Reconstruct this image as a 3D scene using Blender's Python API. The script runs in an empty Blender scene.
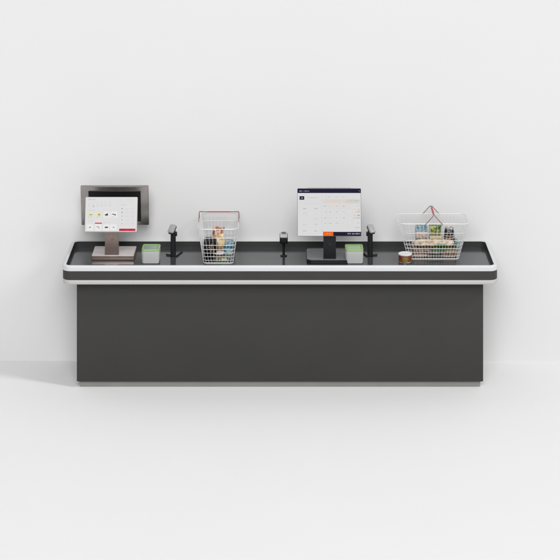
import bpy, math, random
from math import radians as R, sin, cos, pi, hypot
from mathutils import Vector, Matrix

scn = bpy.context.scene
COL = scn.collection
random.seed(7)

# ------------------------------------------------------------------ camera
cd = bpy.data.cameras.new('camera')
cam = bpy.data.objects.new('camera', cd); COL.objects.link(cam)
cam.location = (0.0, -12.0, 4.268)
cam.rotation_euler = (R(90), 0, 0)          # level camera with a dropped (shift) lens: verticals stay vertical
cd.sensor_width = 36.0
cd.lens = 36.0 * 1920.0 / 560.0
cd.shift_y = -570.0 / 560.0
cd.clip_end = 200
scn.camera = cam

# ------------------------------------------------------------------ light
w = bpy.data.worlds.new('World'); scn.world = w; w.use_nodes = True
bg = w.node_tree.nodes['Background']
bg.inputs['Color'].default_value = (1.0, 1.0, 1.0, 1)
bg.inputs['Strength'].default_value = 0.44

def area(name, loc, target, size, power, color=(1, 1, 1), size_y=None):
    l = bpy.data.lights.new(name, 'AREA'); l.energy = power; l.color = color
    l.shape = 'RECTANGLE' if size_y else 'DISK'
    l.size = size
    if size_y: l.size_y = size_y
    o = bpy.data.objects.new(name, l); COL.objects.link(o)
    o.location = loc
    d = Vector(target) - Vector(loc)
    o.rotation_euler = d.to_track_quat('-Z', 'Y').to_euler()
    return o
area('key_softbox', (31.0, -14.0, 32.5), (0, 0.2, 0.6), 7.0, 9200)
area('front_softbox', (-0.5, -21.5, 15.5), (0, 0.5, 1.0), 15.0, 5750)





scn.view_settings.view_transform = 'Standard'
scn.view_settings.look = 'None'
scn.view_settings.exposure = -0.03
scn.view_settings.gamma = 1.0
try: scn.view_settings.use_curve_mapping = False
except Exception: pass

# ------------------------------------------------------------------ materials
def mat(name, col, rough=0.5, metal=0.0, spec=0.5, coat=0.0, bump=0.0, bscale=200.0, var=0.0, vscale=6.0, emit=None, estr=0.0, trans=0.0):
    m = bpy.data.materials.new(name); m.use_nodes = True
    nt = m.node_tree; b = nt.nodes['Principled BSDF']
    b.inputs['Base Color'].default_value = (*col, 1)
    b.inputs['Roughness'].default_value = rough
    b.inputs['Metallic'].default_value = metal
    b.inputs['Specular IOR Level'].default_value = spec
    b.inputs['Coat Weight'].default_value = coat
    b.inputs['Coat Roughness'].default_value = 0.05
    if trans: b.inputs['Transmission Weight'].default_value = trans
    if emit:
        b.inputs['Emission Color'].default_value = (*emit, 1)
        b.inputs['Emission Strength'].default_value = estr
    tc = nt.nodes.new('ShaderNodeTexCoord')
    if var:
        n = nt.nodes.new('ShaderNodeTexNoise'); n.inputs['Scale'].default_value = vscale; n.inputs['Detail'].default_value = 4
        nt.links.new(tc.outputs['Object'], n.inputs['Vector'])
        r = nt.nodes.new('ShaderNodeMapRange'); r.inputs['From Min'].default_value = 0.3; r.inputs['From Max'].default_value = 0.7
        r.inputs['To Min'].default_value = 1 - var; r.inputs['To Max'].default_value = 1 + var
        nt.links.new(n.outputs['Fac'], r.inputs['Value'])
        mx = nt.nodes.new('ShaderNodeVectorMath'); mx.operation = 'SCALE'; mx.inputs[0].default_value = col
        nt.links.new(r.outputs['Result'], mx.inputs['Scale']); nt.links.new(mx.outputs['Vector'], b.inputs['Base Color'])
        r2 = nt.nodes.new('ShaderNodeMapRange'); r2.inputs['To Min'].default_value = max(0.02, rough * (1 - var)); r2.inputs['To Max'].default_value = min(1, rough * (1 + var))
        nt.links.new(n.outputs['Fac'], r2.inputs['Value']); nt.links.new(r2.outputs['Result'], b.inputs['Roughness'])
    if bump:
        n = nt.nodes.new('ShaderNodeTexNoise'); n.inputs['Scale'].default_value = bscale; n.inputs['Detail'].default_value = 3
        nt.links.new(tc.outputs['Object'], n.inputs['Vector'])
        bp = nt.nodes.new('ShaderNodeBump'); bp.inputs['Strength'].default_value = bump; bp.inputs['Distance'].default_value = 0.002
        nt.links.new(n.outputs['Fac'], bp.inputs['Height']); nt.links.new(bp.outputs['Normal'], b.inputs['Normal'])
    return m

def print_mat(name, stops, scale=60, rough=0.35, dist=1.0):
    """a printed picture: blotches of the given colours"""
    m = bpy.data.materials.new(name); m.use_nodes = True
    nt = m.node_tree; b = nt.nodes['Principled BSDF']; b.inputs['Roughness'].default_value = rough
    tc = nt.nodes.new('ShaderNodeTexCoord'); n = nt.nodes.new('ShaderNodeTexNoise')
    n.inputs['Scale'].default_value = scale; n.inputs['Detail'].default_value = 2; n.inputs['Distortion'].default_value = dist
    cr = nt.nodes.new('ShaderNodeValToRGB'); cr.color_ramp.interpolation = 'LINEAR'
    e = cr.color_ramp.elements
    while len(e) < len(stops): e.new(0.5)
    for k, (p, c) in enumerate(stops):
        e[k].position = p; e[k].color = (*c, 1)
    nt.links.new(tc.outputs['Object'], n.inputs['Vector']); nt.links.new(n.outputs['Fac'], cr.inputs['Fac'])
    nt.links.new(cr.outputs['Color'], b.inputs['Base Color'])
    return m

def screen_mat(name, col, k=0.8):
    return mat(name, tuple(c * 0.12 for c in col), rough=0.5, spec=0.05, emit=col, estr=k)

M = {}
M['wall'] = mat('wall_paint', (0.60, 0.60, 0.60), 0.9, spec=0.1, bump=0.05, bscale=60, var=0.006, vscale=1.2)
M['floor'] = mat('floor_paint', (0.645, 0.645, 0.645), 0.75, spec=0.15, bump=0.03, bscale=60, var=0.006, vscale=1.0)
M['body'] = mat('anthracite_laminate', (0.031, 0.0305, 0.028), 0.6, spec=0.3, bump=0.12, bscale=900, var=0.05, vscale=3)
M['band'] = mat('anthracite_edge', (0.029, 0.0285, 0.0265), 0.5, spec=0.35, bump=0.05, bscale=500, var=0.05, vscale=5)
M['tray'] = mat('glossy_dark_top', (0.032, 0.034, 0.036), 0.15, spec=0.5, var=0.10, vscale=7)
M['rim'] = mat('white_rim', (0.51, 0.52, 0.53), 0.35, spec=0.4, var=0.01)
M['lip'] = mat('pale_lip', (0.41, 0.405, 0.395), 0.5, spec=0.3, var=0.01)
M['plinth'] = mat('brushed_plinth', (0.215, 0.21, 0.20), 0.5, spec=0.4, var=0.05)
M['bronze'] = mat('rose_bronze_metal', (0.285, 0.222, 0.20), 0.32, metal=0.85, bump=0.05, bscale=700, var=0.06, vscale=30)
M['plate'] = mat('satin_rose_plate', (0.58, 0.545, 0.53), 0.4, metal=0.2, var=0.03, vscale=20)  # paler version of the bronze, with the brightness of its lit top painted in
M['bronze_back'] = mat('smoky_bronze_metal', (0.33, 0.305, 0.295), 0.27, metal=0.9, var=0.06, vscale=20)
M['black'] = mat('black_plastic', (0.008, 0.008, 0.009), 0.42, spec=0.28, bump=0.04, bscale=800)
M['blackgloss'] = mat('black_gloss', (0.010, 0.011, 0.012), 0.3, spec=0.35, coat=0.0, var=0.1)
M['greyplate'] = mat('satin_grey_plate', (0.115, 0.122, 0.124), 0.35, spec=0.5, var=0.04, vscale=20)  # grey stands in for the reflection on the black base's top
M['graymark'] = mat('grey_print', (0.09, 0.10, 0.10), 0.4)
M['tealmark'] = mat('teal_print', (0.02, 0.06, 0.05), 0.4)
M['scangray'] = mat('light_grey_plastic', (0.27, 0.27, 0.265), 0.45, var=0.03)
M['chrome'] = mat('chrome', (0.75, 0.75, 0.75), 0.15, metal=1.0)
M['boxwhite'] = mat('white_plastic', (0.44, 0.44, 0.44), 0.4, var=0.02)
M['boxgreen'] = mat('green_plastic', (0.21, 0.34, 0.12), 0.4, var=0.04)
M['boxinner'] = mat('grey_green_lid', (0.20, 0.25, 0.235), 0.3, var=0.06, vscale=60)
M['boxinner2'] = mat('pale_green_lid', (0.27, 0.38, 0.22), 0.35, var=0.05, vscale=60)
M['wire'] = mat('white_wire', (0.60, 0.60, 0.60), 0.35, spec=0.5)
M['redwire'] = mat('dull_red_wire', (0.20, 0.06, 0.07), 0.4)
M['redgrip'] = mat('red_grip', (0.42, 0.035, 0.05), 0.4)
M['bezel'] = mat('grey_bezel', (0.12, 0.12, 0.13), 0.35)
M['bezel2'] = mat('pale_bezel', (0.28, 0.26, 0.25), 0.35)
S = {}
for k, c in dict(bgL=(0.78, 0.77, 0.77), bgR=(0.74, 0.74, 0.74), navy=(0.012, 0.010, 0.035), white=(0.85, 0.85, 0.85), g1=(0.52, 0.52, 0.53), g2=(0.36, 0.36, 0.37),
                 dark=(0.06, 0.06, 0.06), red=(0.62, 0.03, 0.06), dred=(0.25, 0.01, 0.02), orange=(0.85, 0.14, 0.02), amber=(1.0, 0.42, 0.10), pink=(0.74, 0.60, 0.58),
                 cream=(0.80, 0.78, 0.62), yellow=(0.60, 0.52, 0.10), olive=(0.30, 0.33, 0.08), mint=(0.68, 0.76, 0.66), tan=(0.45, 0.30, 0.18), white2=(0.86, 0.86, 0.87), brown=(0.30, 0.14, 0.12), mid=(0.64, 0.64, 0.65), warm=(0.76, 0.68, 0.64), warm2=(0.76, 0.72, 0.69), sandy=(0.68, 0.66, 0.60)).items():
    S[k] = screen_mat('screen_' + k, c, 0.78)

# ------------------------------------------------------------------ mesh building
class MB:
    def __init__(s): s.v = []; s.f = []; s.mi = []; s.mats = []
    def m(s, material):
        if material not in s.mats: s.mats.append(material)
        return s.mats.index(material)
    def add(s, vs, fs, material, T=None):
        o = len(s.v); i = s.m(material)
        for p in vs:
            p = Vector(p)
            s.v.append(T @ p if T is not None else p)
        for f in fs: s.f.append([a + o for a in f]); s.mi.append(i)
    def build(s, name, parent=None, angle=35, origin=None):
        og = Vector(origin) if origin else Vector((0, 0, 0))
        me = bpy.data.meshes.new(name); me.from_pydata([tuple(p - og) for p in s.v], [], s.f)
        for mt in s.mats: me.materials.append(mt)
        for p, i in zip(me.polygons, s.mi): p.material_index = i; p.use_smooth = len(p.vertices) < 5
        me.update(); me.set_sharp_from_angle(angle=R(angle))
        o = bpy.data.objects.new(name, me); COL.objects.link(o)
        o.location = og
        if parent: o.parent = parent
        return o

def rrect(w, d, r, n=6):
    pts = []
    r = min(r, w / 2 - 1e-4, d / 2 - 1e-4); r = max(r, 1e-4)
    for cx, cy, a0 in ((w/2 - r, d/2 - r, 0), (-w/2 + r, d/2 - r, 90), (-w/2 + r, -d/2 + r, 180), (w/2 - r, -d/2 + r, 270)):
        for k in range(n + 1):
            a = R(a0 + 90 * k / n); pts.append((cx + r * cos(a), cy + r * sin(a)))
    return pts

def loft(mb, w, d, r, prof, material, T=None, cap0=True, cap1=True, n=6):
    """stack of rounded rectangles; prof = [(inset, z), ...]"""
    vs = []; fs = []; N = None
    for ins, z in prof:
        p = rrect(w - 2 * ins, d - 2 * ins, max(r - ins, 0.0006), n); N = len(p)
        vs += [(x, y, z) for x, y in p]
    for k in range(len(prof) - 1):
        for j in range(N):
            j2 = (j + 1) % N
            fs.append([k*N + j, k*N + j2, (k+1)*N + j2, (k+1)*N + j])
    if cap0: fs.append(list(range(N))[::-1])
    if cap1: fs.append([(len(prof) - 1) * N + j for j in range(N)])
    mb.add(vs, fs, material, T)

def rbox(mb, w, d, h, r, b, material, T=None, n=5):
    """box with rounded vertical corners (r) and bevelled top and bottom (b), base on z=0"""
    pr = [(b, 0), (b * .3, b * .3), (0, b), (0, h - b), (b * .3, h - b * .3), (b, h)]
    loft(mb, w, d, r, pr, material, T, n=n)

def lathe(mb, prof, material, T=None, n=32, cap=True):
    vs = []; fs = []
    for r, z in prof: vs += [(r * cos(2*pi*k/n), r * sin(2*pi*k/n), z) for k in range(n)]
    for k in range(len(prof) - 1):
        for j in range(n):
            j2 = (j + 1) % n; fs.append([k*n+j, k*n+j2, (k+1)*n+j2, (k+1)*n+j])
    if cap: fs.append(list(range(n))[::-1]); fs.append([(len(prof)-1)*n + j for j in range(n)])
    mb.add(vs, fs, material, T)

def tube(mb, pts, r, material, closed=False, seg=8, T=None):
    pts = [Vector(p) for p in pts]; n = len(pts); vs = []; fs = []
    up = None
    for i, p in enumerate(pts):
        if closed: t = (pts[(i+1) % n] - pts[i-1])
        else: t = pts[min(i+1, n-1)] - pts[max(i-1, 0)]
        t.normalize()
        if up is None:
            up = Vector((0, 0, 1)) if abs(t.z) < .9 else Vector((1, 0, 0))
        s_ = t.cross(up).normalized(); up = s_.cross(t).normalized()
        for k in range(seg):
            a = 2*pi*k/seg; vs.append(p + s_ * (r * cos(a)) + up * (r * sin(a)))
    for i in range(n if closed else n - 1):
        i2 = (i + 1) % n
        for k in range(seg):
            k2 = (k+1) % seg; fs.append([i*seg+k, i*seg+k2, i2*seg+k2, i2*seg+k])
    if not closed: fs.append(list(range(seg))[::-1]); fs.append([(n-1)*seg + k for k in range(seg)])
    mb.add(vs, fs, material, T)

def bend(pts, rad, n=5):
    """round the corners of a polyline"""
    P = [Vector(p) for p in pts]; out = [P[0]]
    for a, b, c in zip(P, P[1:], P[2:]):
        u = (a - b); v = (c - b); k = min(rad, u.length * .45, v.length * .45); u.normalize(); v.normalize()
        p0 = b + u * k; p1 = b + v * k
        for i in range(n + 1):
            t = i / n; out.append(p0 * (1-t)**2 + b * (2*t*(1-t)) + p1 * t*t)
    out.append(P[-1]); return out

def TR(x, y, z, rx=0, ry=0, rz=0):
    return Matrix.Translation((x, y, z)) @ Matrix.Rotation(R(rz), 4, 'Z') @ Matrix.Rotation(R(ry), 4, 'Y') @ Matrix.Rotation(R(rx), 4, 'X')

def tag(o, label=None, cat=None, group=None, kind=None):
    if label: o['label'] = label
    if cat: o['category'] = cat
    if group: o['group'] = group
    if kind: o['kind'] = kind
    return o
def thing(name, label, cat, loc=(0, 0, 0), rz=0, group=None):
    o = bpy.data.objects.new(name, None); COL.objects.link(o); o.empty_display_size = .05
    o.location = loc; o.rotation_euler = (0, 0, R(rz)); return tag(o, label, cat, group)

# ------------------------------------------------------------------ the setting
WALL_Y = 0.590
mb = MB(); mb.add([(-9, WALL_Y, -.02), (9, WALL_Y, -.02), (9, WALL_Y, 6), (-9, WALL_Y, 6), (-9, WALL_Y + .2, -.02), (9, WALL_Y + .2, -.02), (9, WALL_Y + .2, 6), (-9, WALL_Y + .2, 6)],
                 [[0, 1, 2, 3], [5, 4, 7, 6], [3, 2, 6, 7], [0, 3, 7, 4], [1, 5, 6, 2]], M['wall'])
tag(mb.build('wall'), kind='structure')
mb = MB(); mb.add([(-9, -14, 0), (9, -14, 0), (9, WALL_Y + .1, 0), (-9, WALL_Y + .1, 0)], [[0, 1, 2, 3]], M['floor'])
tag(mb.build('floor'), kind='structure')

# ------------------------------------------------------------------ checkout counter
HW = 1.364; D = 0.588; ZTOP = 0.7925; ZT = 0.755; CY = D / 2
ctr = thing('checkout_counter', 'long dark grey checkout counter with white rounded rim and recessed glossy top', 'counter', (0, 0.1, 0))
def cpart(name, mb): 
    o = mb.build(name); o.parent = ctr; o.matrix_parent_inverse = Matrix.Translation((0, -0.1, 0)); return o
T0 = Matrix.Translation((0, CY, 0))
mb = MB()   # white rim, a ring
arc = [(0.010 - 0.010 * cos(R(a)), ZTOP - 0.010 + 0.010 * sin(R(a))) for a in (0, 18, 36, 54, 72, 90)]
loft(mb, 2*HW, D, .055, [(0.012, 0.7592), (0.002, .7592), (0, .7612)] + arc + [(0.0195, ZTOP), (0.0215, ZTOP - .0006), (0.0225, ZTOP - .002), (0.0225, ZTOP - .008)], M['rim'], T0, False, False, n=10)
cpart('rim', mb)
mb = MB()   # the recess's inner walls
loft(mb, 2*HW - .0002, D - .0002, .055, [(0.0228, ZTOP - .0022), (0.0232, ZT - .004)], M['band'], T0, False, False, n=10)
mb.f = [f[::-1] for f in mb.f]
cpart('recess_wall', mb)
mb = MB()
loft(mb, 2*HW, D, .055, [(0.0229, ZT - .004), (0.0229, ZT)], M['tray'], T0, n=10)
cpart('worktop', mb)
mb = MB(); loft(mb, 2*HW, D, .055, [(0.003, .7042), (.0012, .706), (.0012, .757), (.003, .7590)], M['band'], T0, True, False, n=10); cpart('edge_band', mb)
mb = MB(); loft(mb, 2*HW, D, .055, [(0.012, .674), (.006, .676), (.0032, .681), (.0032, .701), (.005, .7038)], M['lip'], T0, n=10); cpart('lower_lip', mb)
mb = MB(); b = .004
loft(mb, 2*1.2805, D - .09, .010, [(b, .038), (.001, .040), (0, .043), (0, .668), (.001, .6738)], M['body'], Matrix.Translation((0, .09 + (D - .09)/2, 0)), n=5); cpart('front_panel', mb)
mb = MB(); loft(mb, 2*1.2627, D - .12, .004, [(0, 0.001), (0, .0378)], M['plinth'], Matrix.Translation((0, .11 + (D - .12)/2, 0)), n=3); cpart('plinth', mb)

# ------------------------------------------------------------------ screens
def quad(mb, x0, y0, x1, y1, material, T, w, h, W, H, lift):
    """rectangle given in screen units (origin top left, W x H) on a screen w x h metres"""
    a = lambda x, y: ((x / W - .5) * w, lift, (.5 - y / H) * h)
    mb.add([a(x0, y1), a(x1, y1), a(x1, y0), a(x0, y0)], [[0, 1, 2, 3]], material, T)
def glyphs(mb, x0, y, x1, size, material, T, w, h, W, H, lift, rnd):
    x = x0
    while x < x1:
        gw = size * rnd.uniform(.28, .55)
        if rnd.random() < .14: x += size * .5; continue
        top = y - size * rnd.choice((.35, .35, .5)); bot = y + size * .35
        if rnd.random() < .5:
            quad(mb, x, top, x + gw * .35, bot, material, T, w, h, W, H, lift)
            quad(mb, x + gw*.35, rnd.choice((top, (top+bot)/2 - size*.06)), x + gw, rnd.choice((top, (top+bot)/2)) + size * .16, material, T, w, h, W, H, lift + .00015)
        else:
            quad(mb, x, top, x + gw, top + size * .17, material, T, w, h, W, H, lift)
            quad(mb, x + gw * rnd.choice((0, .6)), top + size*.17, x + gw, bot, material, T, w, h, W, H, lift)
        x += gw + size * .16

def display_shell(w, h, t, r, T, front_mat, back_mat, lip=.002):
    """slab standing in xz, front facing -y"""
    TT = T @ Matrix.Rotation(R(90), 4, 'X')      # local z -> -y
    mb = MB(); rbox(mb, w, h, t, r, lip, front_mat, TT @ Matrix.Translation((0, 0, -t)), n=6)
    return mb

def ellipse(mb, cx, cy, rx, ry, material, T, w, h, W, H, lift, rnd, n=14, j=.25):
    pts = []
    for k in range(n):
        q = 1 + rnd.uniform(-j, j); x = cx + rx*q*cos(2*pi*k/n); y = cy - ry*q*sin(2*pi*k/n)
        pts.append(((x / W - .5) * w, lift, (.5 - y / H) * h))
    mb.add(pts, [list(range(n))], material, T)

# ---- bronze two-sided terminal (left)
tx = -1.0755
t1 = thing('checkout_terminal', 'bronze till terminal with two back to back screens at the left end', 'cash register', (tx, .37, ZT))
mb = MB(); rbox(mb, .273, .215, .027, .004, .0018, M['bronze'], TR(.008, 0.0015, .0004)); bs1 = mb.build('base', t1)
mb = MB(); rbox(mb, .268, .210, .0022, .003, .0008, M['plate'], TR(.008, 0.0015, .0268)); mb.build('top_plate', bs1)  # added sheet: light on the bronze base's top, put into a paler colour
# neck: a leaning plate that splits to the two screens
mb = MB()
zs = [(.027, -.100, .030), (.10, -.098, .034), (.18, -.100, .040), (.22, -.098, .05), (.30, -.085, .05)]
vs = []; 
for z, y, t in zs:
    hwid = .0455 - (z * .022)
    vs += [(-hwid, y, z), (hwid, y, z), (hwid, y + t, z), (-hwid, y + t, z)]
fs = [[0, 3, 2, 1]]
for k in range(len(zs) - 1):
    for j in range(4):
        j2 = (j + 1) % 4; fs.append([k*4+j, k*4+j2, k*4+4+j2, k*4+4+j])
n_ = (len(zs)-1)*4; fs.append([n_, n_+1, n_+2, n_+3]); mb.add(vs, fs, M['bronze'])
nk = mb.build('neck', t1, angle=25)
mb = MB(); rn = random.Random(3)
Tm = TR(0, -.1012, .128)
glyphs(mb, 2, 5, 8, 2.6, M['graymark'], Tm, .03, .03, 10, 10, 0, rn); mb.build('mark', nk)
# arm to the rear screen
mb = MB(); rbox(mb, .07, .21, .05, .006, .004, M['black'], TR(0, .02, .29)); mb.build('rear_arm', t1)
# front screen: centre of the slab
h1 = .2175; w1 = .334; tilt = 16
Tf = TR(0, -.140, .299, -tilt)
sh = display_shell(w1, h1, .016, .007, Tf, M['bezel2'], M['bezel2'], .0015).build('front_screen', t1)
mb = MB(); rbox(mb, .20, .13, .022, .01, .004, M['bronze'], Tf @ Matrix.Rotation(R(90), 4, 'X') @ Matrix.Translation((0, 0, -.038))); mb.build('screen_hub', sh)
W, H = 52.2, 35.2
sw, sh_ = w1 - .006, h1 - .006
lift = -.0008
Tq = Tf @ Matrix.Translation((0, 0, 0))
mb = MB(); q = lambda a, b_, c, d, m_, l=lift: quad(mb, a - 84.9, b_ - 197, c - 84.9, d - 197, m_, Tq, sw, sh_, W, H, l)
q(84.9, 197, 137.1, 231.9, S['bgL'], -.0004)
mb.build('panel', sh)
mb = MB(); rn = random.Random(11)
g = lambda x0, y, x1, s_, m_, l=-.0012: glyphs(mb, x0 - 84.9, y - 197, x1 - 84.9, s_, m_, Tq, sw, sh_, W, H, l, rn)
el = lambda x, y, rx, ry, m_, l=-.0014: ellipse(mb, x - 84.9, y - 197, rx, ry, m_, Tq, sw, sh_, W, H, l, rn)
g(87.5, 199.2, 95, 1.1, S['g1']); g(117, 199.4, 122, .9, S['mid']); g(126, 199.4, 133, .9, S['mid'])
q(87.2, 201.4, 134.5, 201.55, S['mid'])
for x in (88.5, 92.5, 97, 101, 105, 109.5):
    g(x - 1, 203.6, x + 1.3, .9, S['mid']); g(x - .9, 205.4, x + .9, .9, S['g1'])
el(92.8, 206.3, .55, .7, S['g2'])
g(87.5, 210.2, 94.5, 1.1, S['g1'])
cards = [(90, 214.6), (98.6, 214.6), (106.6, 214.6), (114.2, 214.4), (90, 227.6), (98.2, 227.6), (106.4, 227.6), (113.6, 227.6)]
for k, (x, y) in enumerate(cards):
    q(x - 3.2, y - 2.9, x + 3.2, y + 3.4, (S['cream'], S['cream'], S['white2'], S['white2'], S['white2'], S['white2'], S['white2'], S['white2'])[k], -.0009)
    if y < 220: g(x - 2.4, y + 2.4, x + 1.5, .85, S['g1'])
el(90.2, 214.7, 1.9, .55, S['yellow']); el(90.6, 214.8, 1.3, .35, S['olive'], -.0016)
el(98.7, 214.3, 1.1, .9, S['yellow']); el(98.8, 215.0, 1.3, .5, S['olive'], -.0016)
el(106.3, 214.9, 1.8, .8, S['dark']); el(107.1, 213.9, .8, .5, S['dark'], -.0016)
el(113.1, 214.2, 1.1, .6, S['dark']); el(115.0, 214.9, 1.2, .6, S['dark'], -.0016)
el(89.8, 227.7, 1.0, .7, S['g2']); el(90.2, 227.2, .5, .4, S['olive'], -.0016)
el(97.7, 227.0, 1.2, .5, S['tan']); el(98.9, 228.2, .9, .5, S['tan'], -.0016)
el(106.5, 227.7, 1.9, .9, S['dark']); el(105.9, 227.3, .9, .5, S['brown'], -.0016)
el(113.8, 227.6, 1.2, .55, S['g2'])
q(94.7, 222.9, 101.9, 224.0, S['red']); g(88, 220.9, 93, .8, S['mid']); g(103.5, 222.6, 110, .8, S['mid'])
q(118.0, 202.5, 118.12, 228.5, S['mid'])
for y in (208.5, 212.4, 216.3, 220.1, 224.0):
    el(122.1, y, .75, .55, S['g2'] if y < 214 else S['g1'])
    g(125, y + .1, 129.5, .85, S['mid']); g(131.4, y + .1, 134.2, .85, S['g1']); q(120.5, y + 1.9, 134.6, y + 2.0, S['mid'])
g(120.4, 204.6, 126, 1.0, S['g1'])
q(119.4, 229.0, 135.9, 231.4, S['red']); g(121, 230.3, 126.2, 1.3, S['dred'], -.0016); g(129.5, 230.3, 134.6, 1.3, S['dred'], -.0016)
mb.build('screen_picture', sh)
# rear screen seen from behind: frame with a dark recessed middle, leaning towards the camera at its top
Tb = TR(0.004, .085, .296, 13)
mb = MB(); W2, H2 = .440, .272
TT = Tb @ Matrix.Rotation(R(90), 4, 'X')
loft(mb, W2, H2, .005, [(.003, -.024), (0, -.020), (0, -.003), (.0012, -.0008), (.004, 0)], M['bronze_back'], TT, True, True, n=4)
rs = mb.build('rear_screen', t1)
mb = MB(); loft(mb, .338, .212, .003, [(0, -.001), (0, .006)], M['black'], TT, True, True, n=4)
mb.build('back_cover', rs)

# ---- black single screen terminal (right)
t2 = thing('checkout_terminal', 'black till terminal with one large screen, right of the middle scanner', 'cash register', (.316, .31, ZT))
mb = MB(); rbox(mb, .293, .263, .024, .030, .003, M['blackgloss'], TR(0, .0005, .0004)); bs2 = mb.build('base', t2)
mb = MB(); rbox(mb, .287, .257, .0018, .028, .0006, M['greyplate'], TR(0, .0005, .0239)); mb.build('top_plate', bs2)  # added sheet: sheen on the black base's top, painted as even grey
mb = MB()
zs = [(.024, -.112, .022), (.10, -.110, .022), (.175, -.108, .028), (.26, -.100, .03)]
vs = []
for z, y, t in zs:
    hwid = .0398
    vs += [(-hwid, y, z), (hwid, y, z), (hwid, y + t, z), (-hwid, y + t, z)]
fs = [[0, 3, 2, 1]]
for k in range(len(zs) - 1):
    for j in range(4):
        j2 = (j + 1) % 4; fs.append([k*4+j, k*4+j2, k*4+4+j2, k*4+4+j])
n_ = (len(zs)-1)*4; fs.append([n_, n_+1, n_+2, n_+3]); mb.add(vs, fs, M['black'])
nk = mb.build('neck', t2, angle=25)
mb = MB(); glyphs(mb, 2, 5, 8, 2.8, M['tealmark'], TR(0, -.1122, .118), .03, .03, 10, 10, 0, rn); mb.build('mark', nk)
w2, h2 = .406, .2955
Tf = TR(-.003, -.110, .322, -11.7)
sh = display_shell(w2, h2, .014, .008, Tf, M['bezel'], M['bezel'], .0015).build('front_screen', t2)
mb = MB(); rbox(mb, .31, .24, .026, .02, .006, M['black'], Tf @ Matrix.Rotation(R(90), 4, 'X') @ Matrix.Translation((0, .0285, -.040))); mb.build('back_cover', sh)
W, H = 63.9, 47.9; sw, sh_ = w2 - .0045, h2 - .0045; Tq = Tf
q = lambda a, b_, c, d, m_, l=-.0010: quad(mb, a - 297.3, b_ - 188.3, c - 297.3, d - 188.3, m_, Tq, sw, sh_, W, H, l)
g = lambda x0, y, x1, s_, m_, l=-.0014: glyphs(mb, x0 - 297.3, y - 188.3, x1 - 297.3, s_, m_, Tq, sw, sh_, W, H, l, rn)
mb = MB(); q(297.3, 188.3, 361.2, 236.2, S['bgR'], -.0004); mb.build('panel', sh)
mb = MB(); rn = random.Random(5)
q(297.3, 188.3, 361.2, 192.8, S['navy']); g(299.2, 190.9, 308.5, 1.5, S['g2']); g(358.6, 190.8, 359.6, 1.3, S['g1'])
q(299.2, 196.0, 304.0, 199.6, S['navy']); g(300.6, 197.9, 302.6, 1.4, S['g1'])
g(307.5, 197.6, 319, 1.2, S['g1']); q(299, 201.2, 320, 201.3, S['mid'])
g(304, 203.8, 312, .9, S['pink']); g(313, 203.8, 319, .9, S['pink'])
for y, c in ((208.6, 'g2'), (213.6, 'g1'), (219.1, 'g1'), (224.6, 'g2'), (231.3, 'g2')):
    if y != 219.1: g(302.3, y, 305.8, 1.15, S[c])
    g(314, y, 317.2, 1.15, S[c])
    q(300, y + 2.3, 308.8, y + 2.4, S['mid']); q(311, y + 2.3, 319.6, y + 2.4, S['mid'])
q(321.6, 193.5, 321.9, 232, S['mid'])
g(324.3, 196.8, 326.4, 1.1, S['g1']); 
for x in (329.5, 336.8, 343.6): g(x - 1.2, 197.0, x + 1.4, 1.1, S['g1'])
q(323, 199.2, 346.5, 203.2, S['warm'], -.0008); q(346.5, 199.2, 360.2, 203.2, S['sandy'], -.0008)
q(328.5, 204.5, 352, 208.4, S['warm2'], -.0007); q(352.6, 208.2, 360.4, 217.2, S['warm2'], -.0007)
for x in (327.6, 333.3, 340.4, 347.6, 352.6): q(x, 195, x + .12, 229.9, S['mid'], -.0009)
for y in (198.9, 203.3, 229.9): q(323, y, 360.4, y + .12, S['mid'], -.0009)
g(329, 201.2, 341, 1.2, S['pink']); g(343, 201.2, 347.5, 1.2, S['pink']); g(348.5, 200.7, 360, 1.3, S['g1']); 
for k, y in enumerate((206.2, 212.0, 218.0, 223.4)):
    for x in (325.2, 330.0, 336.8, 343.9): g(x - 1.1, y, x + 1.2, 1.15, S['g1'] if (x + k) % 2 < 1 else S['g2'])
    q(323, y + 2.7, 352, y + 2.8, S['mid'])
g(356.3, 206.0, 360, 1.15, S['g1']); g(353.8, 209.6, 359, 1.1, S['pink']); g(358.2, 209.6, 360, 1.4, S['brown']); g(356.6, 211.8, 360, 1.15, S['g2'])
g(353.8, 215.6, 358.4, 1.2, S['pink']); g(358.2, 215.6, 360, 1.4, S['brown']); g(353.2, 218.3, 360, 1.15, S['g2']); g(357, 223.2, 360, 1.15, S['g1']); g(354.8, 227.8, 360, 1.25, S['g1'])
q(322, 229.9, 352, 230.0, S['mid'])
q(322.8, 231.9, 333.2, 236.2, S['orange']); g(325.8, 234.1, 330.4, 1.7, S['amber'], -.0016)
q(333.2, 232.1, 361.2, 236.2, S['navy']); g(346.5, 234.1, 360, 1.7, S['g1'])
mb.build('screen_picture', sh)

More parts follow.
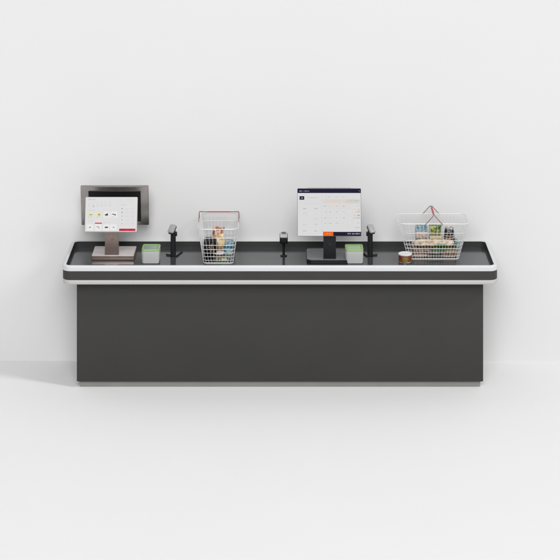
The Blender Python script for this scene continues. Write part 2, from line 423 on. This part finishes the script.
# ------------------------------------------------------------------ barcode scanners on stands
def scanner(label, x, y, rz, mirror):
    s = -1 if mirror else 1
    o = thing('barcode_scanner', label, 'scanner', (x, y, ZT), rz, 'barcode scanners on stands')
    mb = MB(); tube(mb, bend([(-.046*s, .020, .005), (.022*s, -.014, .005), (.053*s, .092, .005)], .012), .0046, M['black']); mb.build('base', o)
    mb = MB(); vs = []; 
    prof = [(.004, .0175, .016), (.03, .0165, .015), (.12, .0165, .015), (.150, .016, .015), (.172, .013, .013)]
    for z, a, b_ in prof:
        vs += [(px, py, z) for px, py in rrect(2*a, 2*b_, .006, 3)]
    N = 16; fs = [list(range(N))[::-1]] + [[k*N+j, k*N+(j+1) % N, (k+1)*N+(j+1) % N, (k+1)*N+j] for k in range(len(prof)-1) for j in range(N)] + [[(len(prof)-1)*N+j for j in range(N)]]
    mb.add(vs, fs, M['black']); pl = mb.build('pole', o)
    mb = MB(); rbox(mb, .018, .024, .026, .006, .003, M['black'], TR(.016*s, 0, .130)); mb.build('holder', pl)
    Th = TR(-.006*s, -.016, .178, 46, 0, -28*s) 
    mb = MB(); loft(mb, .044, .062, .012, [(.004, -.012), (0, -.008), (0, -.0005)], M['black'], Th, n=5); hd = mb.build('head', o)
    mb = MB(); loft(mb, .044, .062, .012, [(.0006, 0), (.0006, .006), (.003, .010), (.008, .012)], M['scangray'], Th, n=5); mb.build('top_cover', hd)
    mb = MB(); loft(mb, .030, .002, .0008, [(0, -.010), (0, -.002)], M['blackgloss'], Th @ Matrix.Translation((0, -.0315, 0)), n=2); mb.build('scan_window', hd)
    return o
scanner('grey headed barcode scanner on a black stand just left of the end on basket', -.687, .352, 0, False)
scanner('grey headed barcode scanner on a black stand right of the large black screen', .580, .352, 0, True)
# middle one, seen from the front
o = thing('barcode_scanner', 'small black barcode scanner facing forward alone in the middle of the counter', 'scanner', (.0238, .36, ZT), 0, 'barcode scanners on stands')
mb = MB(); lathe(mb, [(.0215, .0005), (.0225, .002), (.0215, .006), (.010, .009)], M['black']); bs = mb.build('base', o)
for sx in (-1, 1):
    mb = MB(); lathe(mb, [(.0042, 0), (.0042, .003), (.0025, .0045)], M['chrome'], TR(.0148*sx, -.004, .0078), n=12); mb.build('screw', bs)
mb = MB(); lathe(mb, [(.0075, .007), (.0080, .03), (.0085, .05), (.0105, .075), (.0115, .112)], M['black'], n=16); mb.build('pole', o)
Th = TR(0, -.016, .117, 12)
mb = MB(); rbox(mb, .052, .078, .040, .008, .004, M['black'], Th @ Matrix.Translation((0, 0, -.021))); hd = mb.build('head', o)
mb = MB(); loft(mb, .046, .070, .008, [(0, 0), (0, .004), (.003, .006)], M['boxwhite'], Th @ Matrix.Translation((0, .004, .0192)), n=5); tcv = mb.build('top_cover', hd)
mb = MB(); rbox(mb, .028, .026, .0015, .003, .0005, M['graymark'], Th @ Matrix.Translation((0, .022, .0254))); mb.build('badge', tcv)
mb = MB(); rbox(mb, .036, .002, .016, .0008, .0004, M['blackgloss'], Th @ Matrix.Translation((0, -.0392, -.006))); mb.build('scan_window', hd)

# ------------------------------------------------------------------ green rimmed boxes
def tub(label, x, y, inner):
    o = thing('countertop_box', label, 'box', (x, y, ZT), 0, 'white boxes with green rims')
    mb = MB(); loft(mb, .114, .134, .018, [(.006, .0005), (.0035, .003), (.0025, .010), (0, .070), (0, .0796)], M['boxwhite'], None, n=7); mb.build('body', o)
    mb = MB(); loft(mb, .114, .134, .018, [(.003, .0797), (-.0004, .0800), (-.0004, .0868), (.001, .0895), (.004, .0905), (.010, .0905), (.0115, .0890), (.0115, .0855)], M['boxgreen'], None, False, False, n=7); mb.build('rim', o)
    mb = MB(); loft(mb, .114, .134, .018, [(.0112, .0850), (.0112, .0858), (.016, .0858), (.0175, .0872)], inner, None, n=7); mb.build('lid', o)
tub('white rounded box with green rim and grey lid, beside the bronze terminal', (151.1 - 280) * 12.24 / 1920, .242, M['boxinner'])
tub('white rounded box with green rim and pale green lid, beside the black terminal', (354.1 - 280) * 12.24 / 1920, .242, M['boxinner2'])

# ------------------------------------------------------------------ wire baskets
BL, BW, TL, TW, BH = .322, .186, .447, .252, .232
def ring(f, z=None, n=8):
    """rounded rectangle of the basket at height fraction f"""
    return [(x, y, .003 + f * BH) for x, y in rrect(BL + (TL - BL) * f, BW + (TW - BW) * f, .022 + .02 * f, n)]
def edge_pt(side, t, f):
    L = (BL + (TL - BL) * f); Wd = (BW + (TW - BW) * f); z = .003 + f * BH
    if side in (0, 1): return ((t - .5) * (L - .03), (-.5 if side == 0 else .5) * Wd, z)
    return ((-.5 if side == 2 else .5) * L, (t - .5) * (Wd - .03), z)
def basket(label, x, y, rz):
    o = thing('shopping_basket', label, 'basket', (x, y, ZT), rz, 'white wire shopping baskets')
    mb = MB(); tube(mb, ring(1), .0024, M['wire'], True); mb.build('rim', o)
    mb = MB()
    for f in (0, .09, .195, .30, .405, .53, .74): tube(mb, ring(f), .0016 if f else .0022, M['wire'], True, seg=6)
    for side, cnt in ((0, 19), (1, 19), (2, 10), (3, 10)):
        for k in range(cnt):
            t = k / (cnt - 1)
            tube(mb, [edge_pt(side, t, 0), edge_pt(side, t, .5), edge_pt(side, t, 1)], .0011, M['wire'], seg=5)
    mb.build('side_wires', o)
    mb = MB()
    for k in range(9):
        yy = (k / 8 - .5) * (BW - .03); tube(mb, [(-BL/2, yy, .003), (BL/2, yy, .003)], .0015, M['wire'], seg=5)
    for k in range(7):
        xx = (k / 6 - .5) * (BL - .03); tube(mb, [(xx, -BW/2, .0035), (xx, BW/2, .0035)], .0015, M['wire'], seg=5)
    mb.build('bottom_wires', o)
    for s in (-1, 1):
        hw = TW/2 + .002; zr = .003 + BH; ap = .289
        mb = MB(); sx = s * .056
        tube(mb, bend([(sx, -hw, zr - .004), (s * .003, -hw, ap), (s * .003, hw, ap), (sx, hw, zr - .004)], .012), .0023, M['redwire'])
        hd = mb.build('handle', o)
        mb = MB(); tube(mb, [(s*.0030, -.075, ap), (s*.0032, .075, ap)], .0032, M['redgrip'], seg=10); mb.build('grip', hd)
    return o
LX, LY = -.3915, .341
RX, RY = .982, .366
basket('white wire shopping basket standing end on between two scanners, holding groceries', LX, LY, 90)
basket('white wire shopping basket standing lengthwise at the right end, with red handles folded up', RX, RY, 0)
ZB = ZT + .0058

# ------------------------------------------------------------------ groceries
G1 = 'groceries in the end on basket'; G2 = 'groceries in the lengthwise basket'
def pillow(mb, w, h, t, material, T, nx=12, nz=14, rnd=None, crimp=.08):
    """a filled bag standing on z=0, flattened and crimped at top and bottom"""
    vs = []; fs = []; rnd = rnd or random.Random(1)
    for side in (-1, 1):
        for i in range(nz + 1):
            v = i / nz
            for j in range(nx + 1):
                u = j / nx
                b_ = (max(0, sin(pi * min(1, max(0, (v - crimp*.5) / (1 - crimp)))))**.55) * (max(0, sin(pi * u))**.5)
                edge = (i in (0, nz) or j in (0, nx))
                wob = 0 if edge else rnd.uniform(-.05, .05) * t
                ww = w * (1 - .10 * sin(pi * v))
                vs.append(((u - .5) * ww, side * (t/2 * b_) + wob + (0 if not edge else 0), v * h))
    N = (nx+1)*(nz+1)
    for s in (0, 1):
        for i in range(nz):
            for j in range(nx):
                a = s*N + i*(nx+1) + j; q4 = [a, a+1, a+nx+2, a+nx+1]
                fs.append(q4 if s == 0 else q4[::-1])
    mb.add(vs, fs, material, T)
P = {}
P['blackpack'] = mat('black_carton', (0.003, 0.003, 0.003), 0.6, spec=0.12)
P['brownline'] = mat('brown_stripe', (0.238, 0.116, 0.054), 0.4)
P['peach'] = print_mat('peach_bag', [(.40, (0.17, 0.065, 0.045)), (.50, (0.42, 0.23, 0.16)), (.60, (0.55, 0.38, 0.30))], 28, .3)
P['sand'] = print_mat('sand_bag', [(.40, (0.34, 0.19, 0.07)), (.5, (0.54, 0.39, 0.19)), (.60, (0.57, 0.47, 0.32))], 30, .3)
P['teal'] = print_mat('teal_carton', [(.42, (0.03, 0.12, 0.16)), (.5, (0.15, 0.29, 0.32)), (.60, (0.40, 0.47, 0.47))], 45, .4)
P['tealdk'] = mat('deep_blue_print', (0.020, 0.082, 0.150), .4)
P['white'] = mat('white_carton', (0.530, 0.517, 0.530), .35)
P['red'] = mat('dark_red_print', (0.218, 0.020, 0.020), .4)
P['green'] = print_mat('green_pack', [(.42, (0.020, 0.055, 0.012)), (.50, (0.10, 0.18, 0.035)), (.60, (0.272, 0.306, 0.102))], 60, .35)
P['blue'] = print_mat('blue_picture', [(.40, (0.025, 0.075, 0.11)), (.47, (0.085, 0.165, 0.21)), (.54, (0.24, 0.32, 0.345)), (.62, (0.05, 0.11, 0.14))], 38, .4)
P['veg'] = print_mat('vegetable_picture', [(.36, (0.20, 0.06, 0.02)), (.43, (0.010, 0.022, 0.005)), (.49, (0.025, 0.085, 0.010)), (.55, (0.12, 0.19, 0.02)), (.62, (0.38, 0.40, 0.07))], 42, .35)
P['cream'] = mat('cream_paper', (0.490, 0.435, 0.326), .5, var=.05, vscale=40)
P['skin'] = print_mat('pinkish_print', [(.35, (0.340, 0.224, 0.177)), (.6, (0.503, 0.394, 0.326))], 50, .4)
P['bread'] = print_mat('pale_crust', [(.38, (0.36, 0.20, 0.10)), (.5, (0.54, 0.42, 0.28)), (.62, (0.58, 0.49, 0.37))], 26, .55)
P['brown'] = print_mat('brown_print', [(.42, (0.05, 0.022, 0.013)), (.51, (0.15, 0.075, 0.045)), (.62, (0.30, 0.18, 0.12))], 34, .4)
P['leaf'] = mat('leaf_green_label', (0.034, 0.136, 0.034), .4)
P['darklabel'] = mat('dark_label', (0.014, 0.017, 0.014), .4)
P['olive'] = mat('olive_paper', (0.306, 0.286, 0.082), .45)
P['gold'] = print_mat('gold_picture', [(.35, (0.109, 0.068, 0.014)), (.55, (0.245, 0.204, 0.041)), (.7, (0.136, 0.177, 0.034))], 90, .35)
P['can'] = print_mat('red_brown_label', [(.35, (0.088, 0.020, 0.014)), (.55, (0.204, 0.041, 0.020)), (.7, (0.286, 0.082, 0.041))], 70, .35)
P['tin'] = mat('tin', (0.408, 0.394, 0.381), .28, metal=.9)
P['lid'] = mat('white_lid', (0.571, 0.571, 0.571), .35)
P['jar'] = mat('dark_glass', (0.008, 0.007, 0.007), .12)

def top(name, mb, x, y, z, label, cat, group, rz=0):
    o = thing(name, label, cat, (x, y, z), rz, group); return o

# -- left basket
o = thing('carton', 'black carton with orange stripes at the left of the end on basket', 'carton', (-.444, .275, ZB), 0, G1)
mb = MB(); rbox(mb, .080, .120, .122, .002, .0015, P['blackpack']); mb.build('box', o)
mb = MB()
for xx, z0, z1 in ((.004, .060, .112), (-.014, .085, .092), (.020, .024, .08)):
    mb.add([(xx, -.0606, z0), (xx + .007, -.0606, z0), (xx + .009, -.0606, z1), (xx + .002, -.0606, z1)], [[0, 1, 2, 3]], P['brownline'])
mb.build('printed_stripe', o)
o = thing('snack_bag', 'peach coloured snack bag standing upright at the back of the end on basket', 'bag', (-.418, .372, ZB), 8, G1)
mb = MB(); pillow(mb, .078, .176, .052, P['peach'], TR(0, 0, .004, 0, 8, 0), rnd=random.Random(4)); mb.build('bag', o)
mb = MB(); rbox(mb, .040, .004, .016, .001, .0008, P['brownline'], TR(.020, -.008, .158, 0, 8, 0)); mb.build('top_fold', o)
mb = MB(); loft(mb, .030, .034, .008, [(0, 0), (0, .003)], P['blackpack'], TR(.004, -.030, .112, 80, 8, 0) , n=5); mb.build('printed_label', o)
o = thing('snack_bag', 'sand yellow snack bag leaning right in the middle of the end on basket', 'bag', (-.372, .305, ZB + .032), 0, G1)
mb = MB(); pillow(mb, .082, .110, .048, P['sand'], TR(0, 0, 0, -8, -16, 0), rnd=random.Random(6)); mb.build('bag', o)
o = thing('carton', 'teal and blue carton on the right side of the end on basket', 'carton', (-.333, .340, ZB + .026), 0, G1)
mb = MB(); rbox(mb, .062, .150, .062, .002, .0015, P['teal']); mb.build('box', o)
mb = MB(); rbox(mb, .060, .002, .012, .0005, .0005, P['tealdk'], TR(0, -.0762, .046)); mb.build('printed_stripe', o)
o = thing('food_tub', 'white lidded food tub at the front of the end on basket', 'tub', (-.388, .2355, ZB + .0262), 0, G1)
mb = MB(); lathe(mb, [(.028, 0), (.031, .018)], P['red'], None, 28); mb.build('cup', o)
mb = MB(); lathe(mb, [(.0345, .0185), (.0355, .0195), (.0355, .0245), (.033, .0270), (.012, .0280)], P['white'], None, 28); mb.build('lid', o)
o = thing('flat_pack', 'flat green food pack under the white tub in the end on basket', 'food pack', (-.372, .285, ZB), 0, G1)
mb = MB(); rbox(mb, .080, .160, .0255, .004, .003, P['green']); mb.build('wrapper', o)
mb = MB(); rbox(mb, .034, .001, .016, .0004, .0003, P['cream'], TR(.018, -.0806, .005)); mb.build('printed_label', o)

# -- right basket
def longpack(label, z, main, strips, w=.282, d=.150, h=.032, y=RY, x=RX + .008):
    o = thing('food_pack', label, 'food pack', (x, y, z), 0, G2)
    mb = MB(); rbox(mb, w, d, h, .006, .006, main); mb.build('wrapper', o)
    mb = MB()
    for a, b_, z0, z1, m_ in strips:
        mb.add([(a, -d/2 - .0006, z0), (b_, -d/2 - .0006, z0), (b_, -d/2 - .0006, z1), (a, -d/2 - .0006, z1)], [[0, 1, 2, 3]], m_)
    mb.build('printed_label', o); return o
longpack('long brown food pack at the bottom of the lengthwise basket', ZB, P['brown'], [(-.03, .05, .006, .026, P['darklabel']), (.06, .13, .007, .013, P['skin']), (-.135, -.05, .010, .024, P['skin'])])
longpack('long brown food pack with a green label, second in the stack', ZB + .0325, P['brown'], [(-.02, .068, .012, .028, P['leaf']), (-.13, -.03, .014, .020, P['skin']), (.075, .135, .006, .016, P['olive'])])
o = thing('bread_loaf', 'long pale loaf on top of the packs in the lengthwise basket', 'bread', (RX + .004, .322, ZB + .0652), 0, G2)
mb = MB(); n = 26; vs = []; fs = []; K = 16; rr = random.Random(8)
for i in range(n + 1):
    u = i / n * 2 - 1; s_ = max(.02, (1 - abs(u)**5)) ** .5; b0 = 1 + .05 * sin(9 * u + 1)
    for k in range(K):
        a = 2*pi*k/K; z = .0225 + .0225 * s_ * b0 * sin(a) * (1 if sin(a) > 0 else .98); vs.append((u * .134, .040 * s_ * b0 * cos(a), max(0, z)))
fs = [[i*K+k, (i+1)*K+k, (i+1)*K+(k+1) % K, i*K+(k+1) % K] for i in range(n) for k in range(K)] + [list(range(K)), [n*K+k for k in range(K)][::-1]]
mb.add(vs, fs, P['bread']); mb.build('crust', o)
mb = MB(); tube_pts = []
vs = []; fs = []
for i in range(9):
    x_ = -.002 + i * .0105
    for k in range(5):
        a = R(200 + k * 16 - 30); vs.append((x_, .0418 * cos(a), .0225 + .0242 * sin(a)))
fs = [[i*5+k, (i+1)*5+k, (i+1)*5+k+1, i*5+k+1] for i in range(8) for k in range(4)]
mb.add(vs, fs, P['leaf']); mb.build('wrap_label', o)
o = thing('carton', 'blue pictured carton standing leftmost at the back of the lengthwise basket', 'carton', (.914, .408, ZB + .0655), 0, G2)
mb = MB(); rbox(mb, .074, .046, .112, .002, .0015, P['blue']); mb.build('box', o)
mb = MB(); rbox(mb, .0738, .0012, .034, .0004, .0003, P['skin'], TR(0, -.0238, .034)); rbox(mb, .0738, .0012, .006, .0004, .0003, P['white'], TR(0, -.0238, .0685)); mb.build('printed_label', o)
o = thing('vegetable_bag', 'green vegetable bag standing between the blue carton and the dark jar', 'bag', (1.004, .404, ZB + .0655), 0, G2)
mb = MB(); pillow(mb, .084, .120, .040, P['veg'], None, rnd=random.Random(9), crimp=.03); mb.build('bag', o)
mb = MB(); rbox(mb, .074, .0012, .034, .0004, .0003, P['cream'], TR(0, -.0222, .018)); rbox(mb, .066, .0012, .010, .0004, .0003, P['brown'], TR(0, -.0236, .054)); rbox(mb, .060, .0012, .012, .0004, .0003, P['olive'], TR(.004, -.0236, .024)); mb.build('printed_label', o)
o = thing('glass_jar', 'dark jar with a silver lid standing beside the vegetable bag', 'jar', (1.092, .402, ZB + .0655), 0, G2)
mb = MB(); lathe(mb, [(.030, .0), (.0335, .004), (.0340, .03), (.0340, .070), (.030, .084), (.027, .088)], P['jar']); mb.build('glass', o)
mb = MB(); lathe(mb, [(.0344, .034), (.0344, .056)], P['skin'], cap=False); lathe(mb, [(.0346, .042), (.0346, .050)], P['darklabel'], cap=False); mb.build('printed_label', o)
mb = MB(); lathe(mb, [(.0290, .0883), (.0300, .090), (.0300, .098), (.028, .1005), (.024, .1000), (.0235, .0985)], P['tin']); mb.build('lid', o)
o = thing('carton', 'small teal carton at the right end of the loaf in the basket', 'carton', (1.1345, .345, ZB + .0655), 0, G2)
mb = MB(); rbox(mb, .018, .10, .036, .002, .0015, P['teal']); mb.build('box', o)
mb = MB(); rbox(mb, .016, .001, .012, .0004, .0003, P['leaf'], TR(0, -.0506, .012)); mb.build('printed_label', o)

# -- tin beside the basket
o = thing('food_tin', 'short red brown food tin with a white lid, on the counter before the lengthwise basket', 'tin', ((405.1 - 280) * 12.215 / 1920, .215, ZT))
mb = MB(); lathe(mb, [(.041, .0005), (.043, .002), (.043, .006), (.0412, .008)], P['tin'], n=40); mb.build('bottom_rim', o)
mb = MB(); lathe(mb, [(.0405, .008), (.0415, .009), (.0415, .047), (.0405, .048)], P['can'], n=40); lb = mb.build('printed_label', o)
mb = MB(); n = 10; vs = []
for k in range(n + 1):
    a = R(-90 - 26 + 52 * k / n); vs += [(.0419 * cos(a), .0419 * sin(a), .014), (.0419 * cos(a), .0419 * sin(a), .042)]
mb.add(vs, [[2*k, 2*k+2, 2*k+3, 2*k+1] for k in range(n)], P['gold']); mb.build('picture', lb)
mb = MB(); lathe(mb, [(.042, .0482), (.0435, .050), (.0435, .0555), (.042, .0572), (.038, .0572), (.0372, .0560), (.010, .0558)], P['lid'], n=40); mb.build('lid', o)
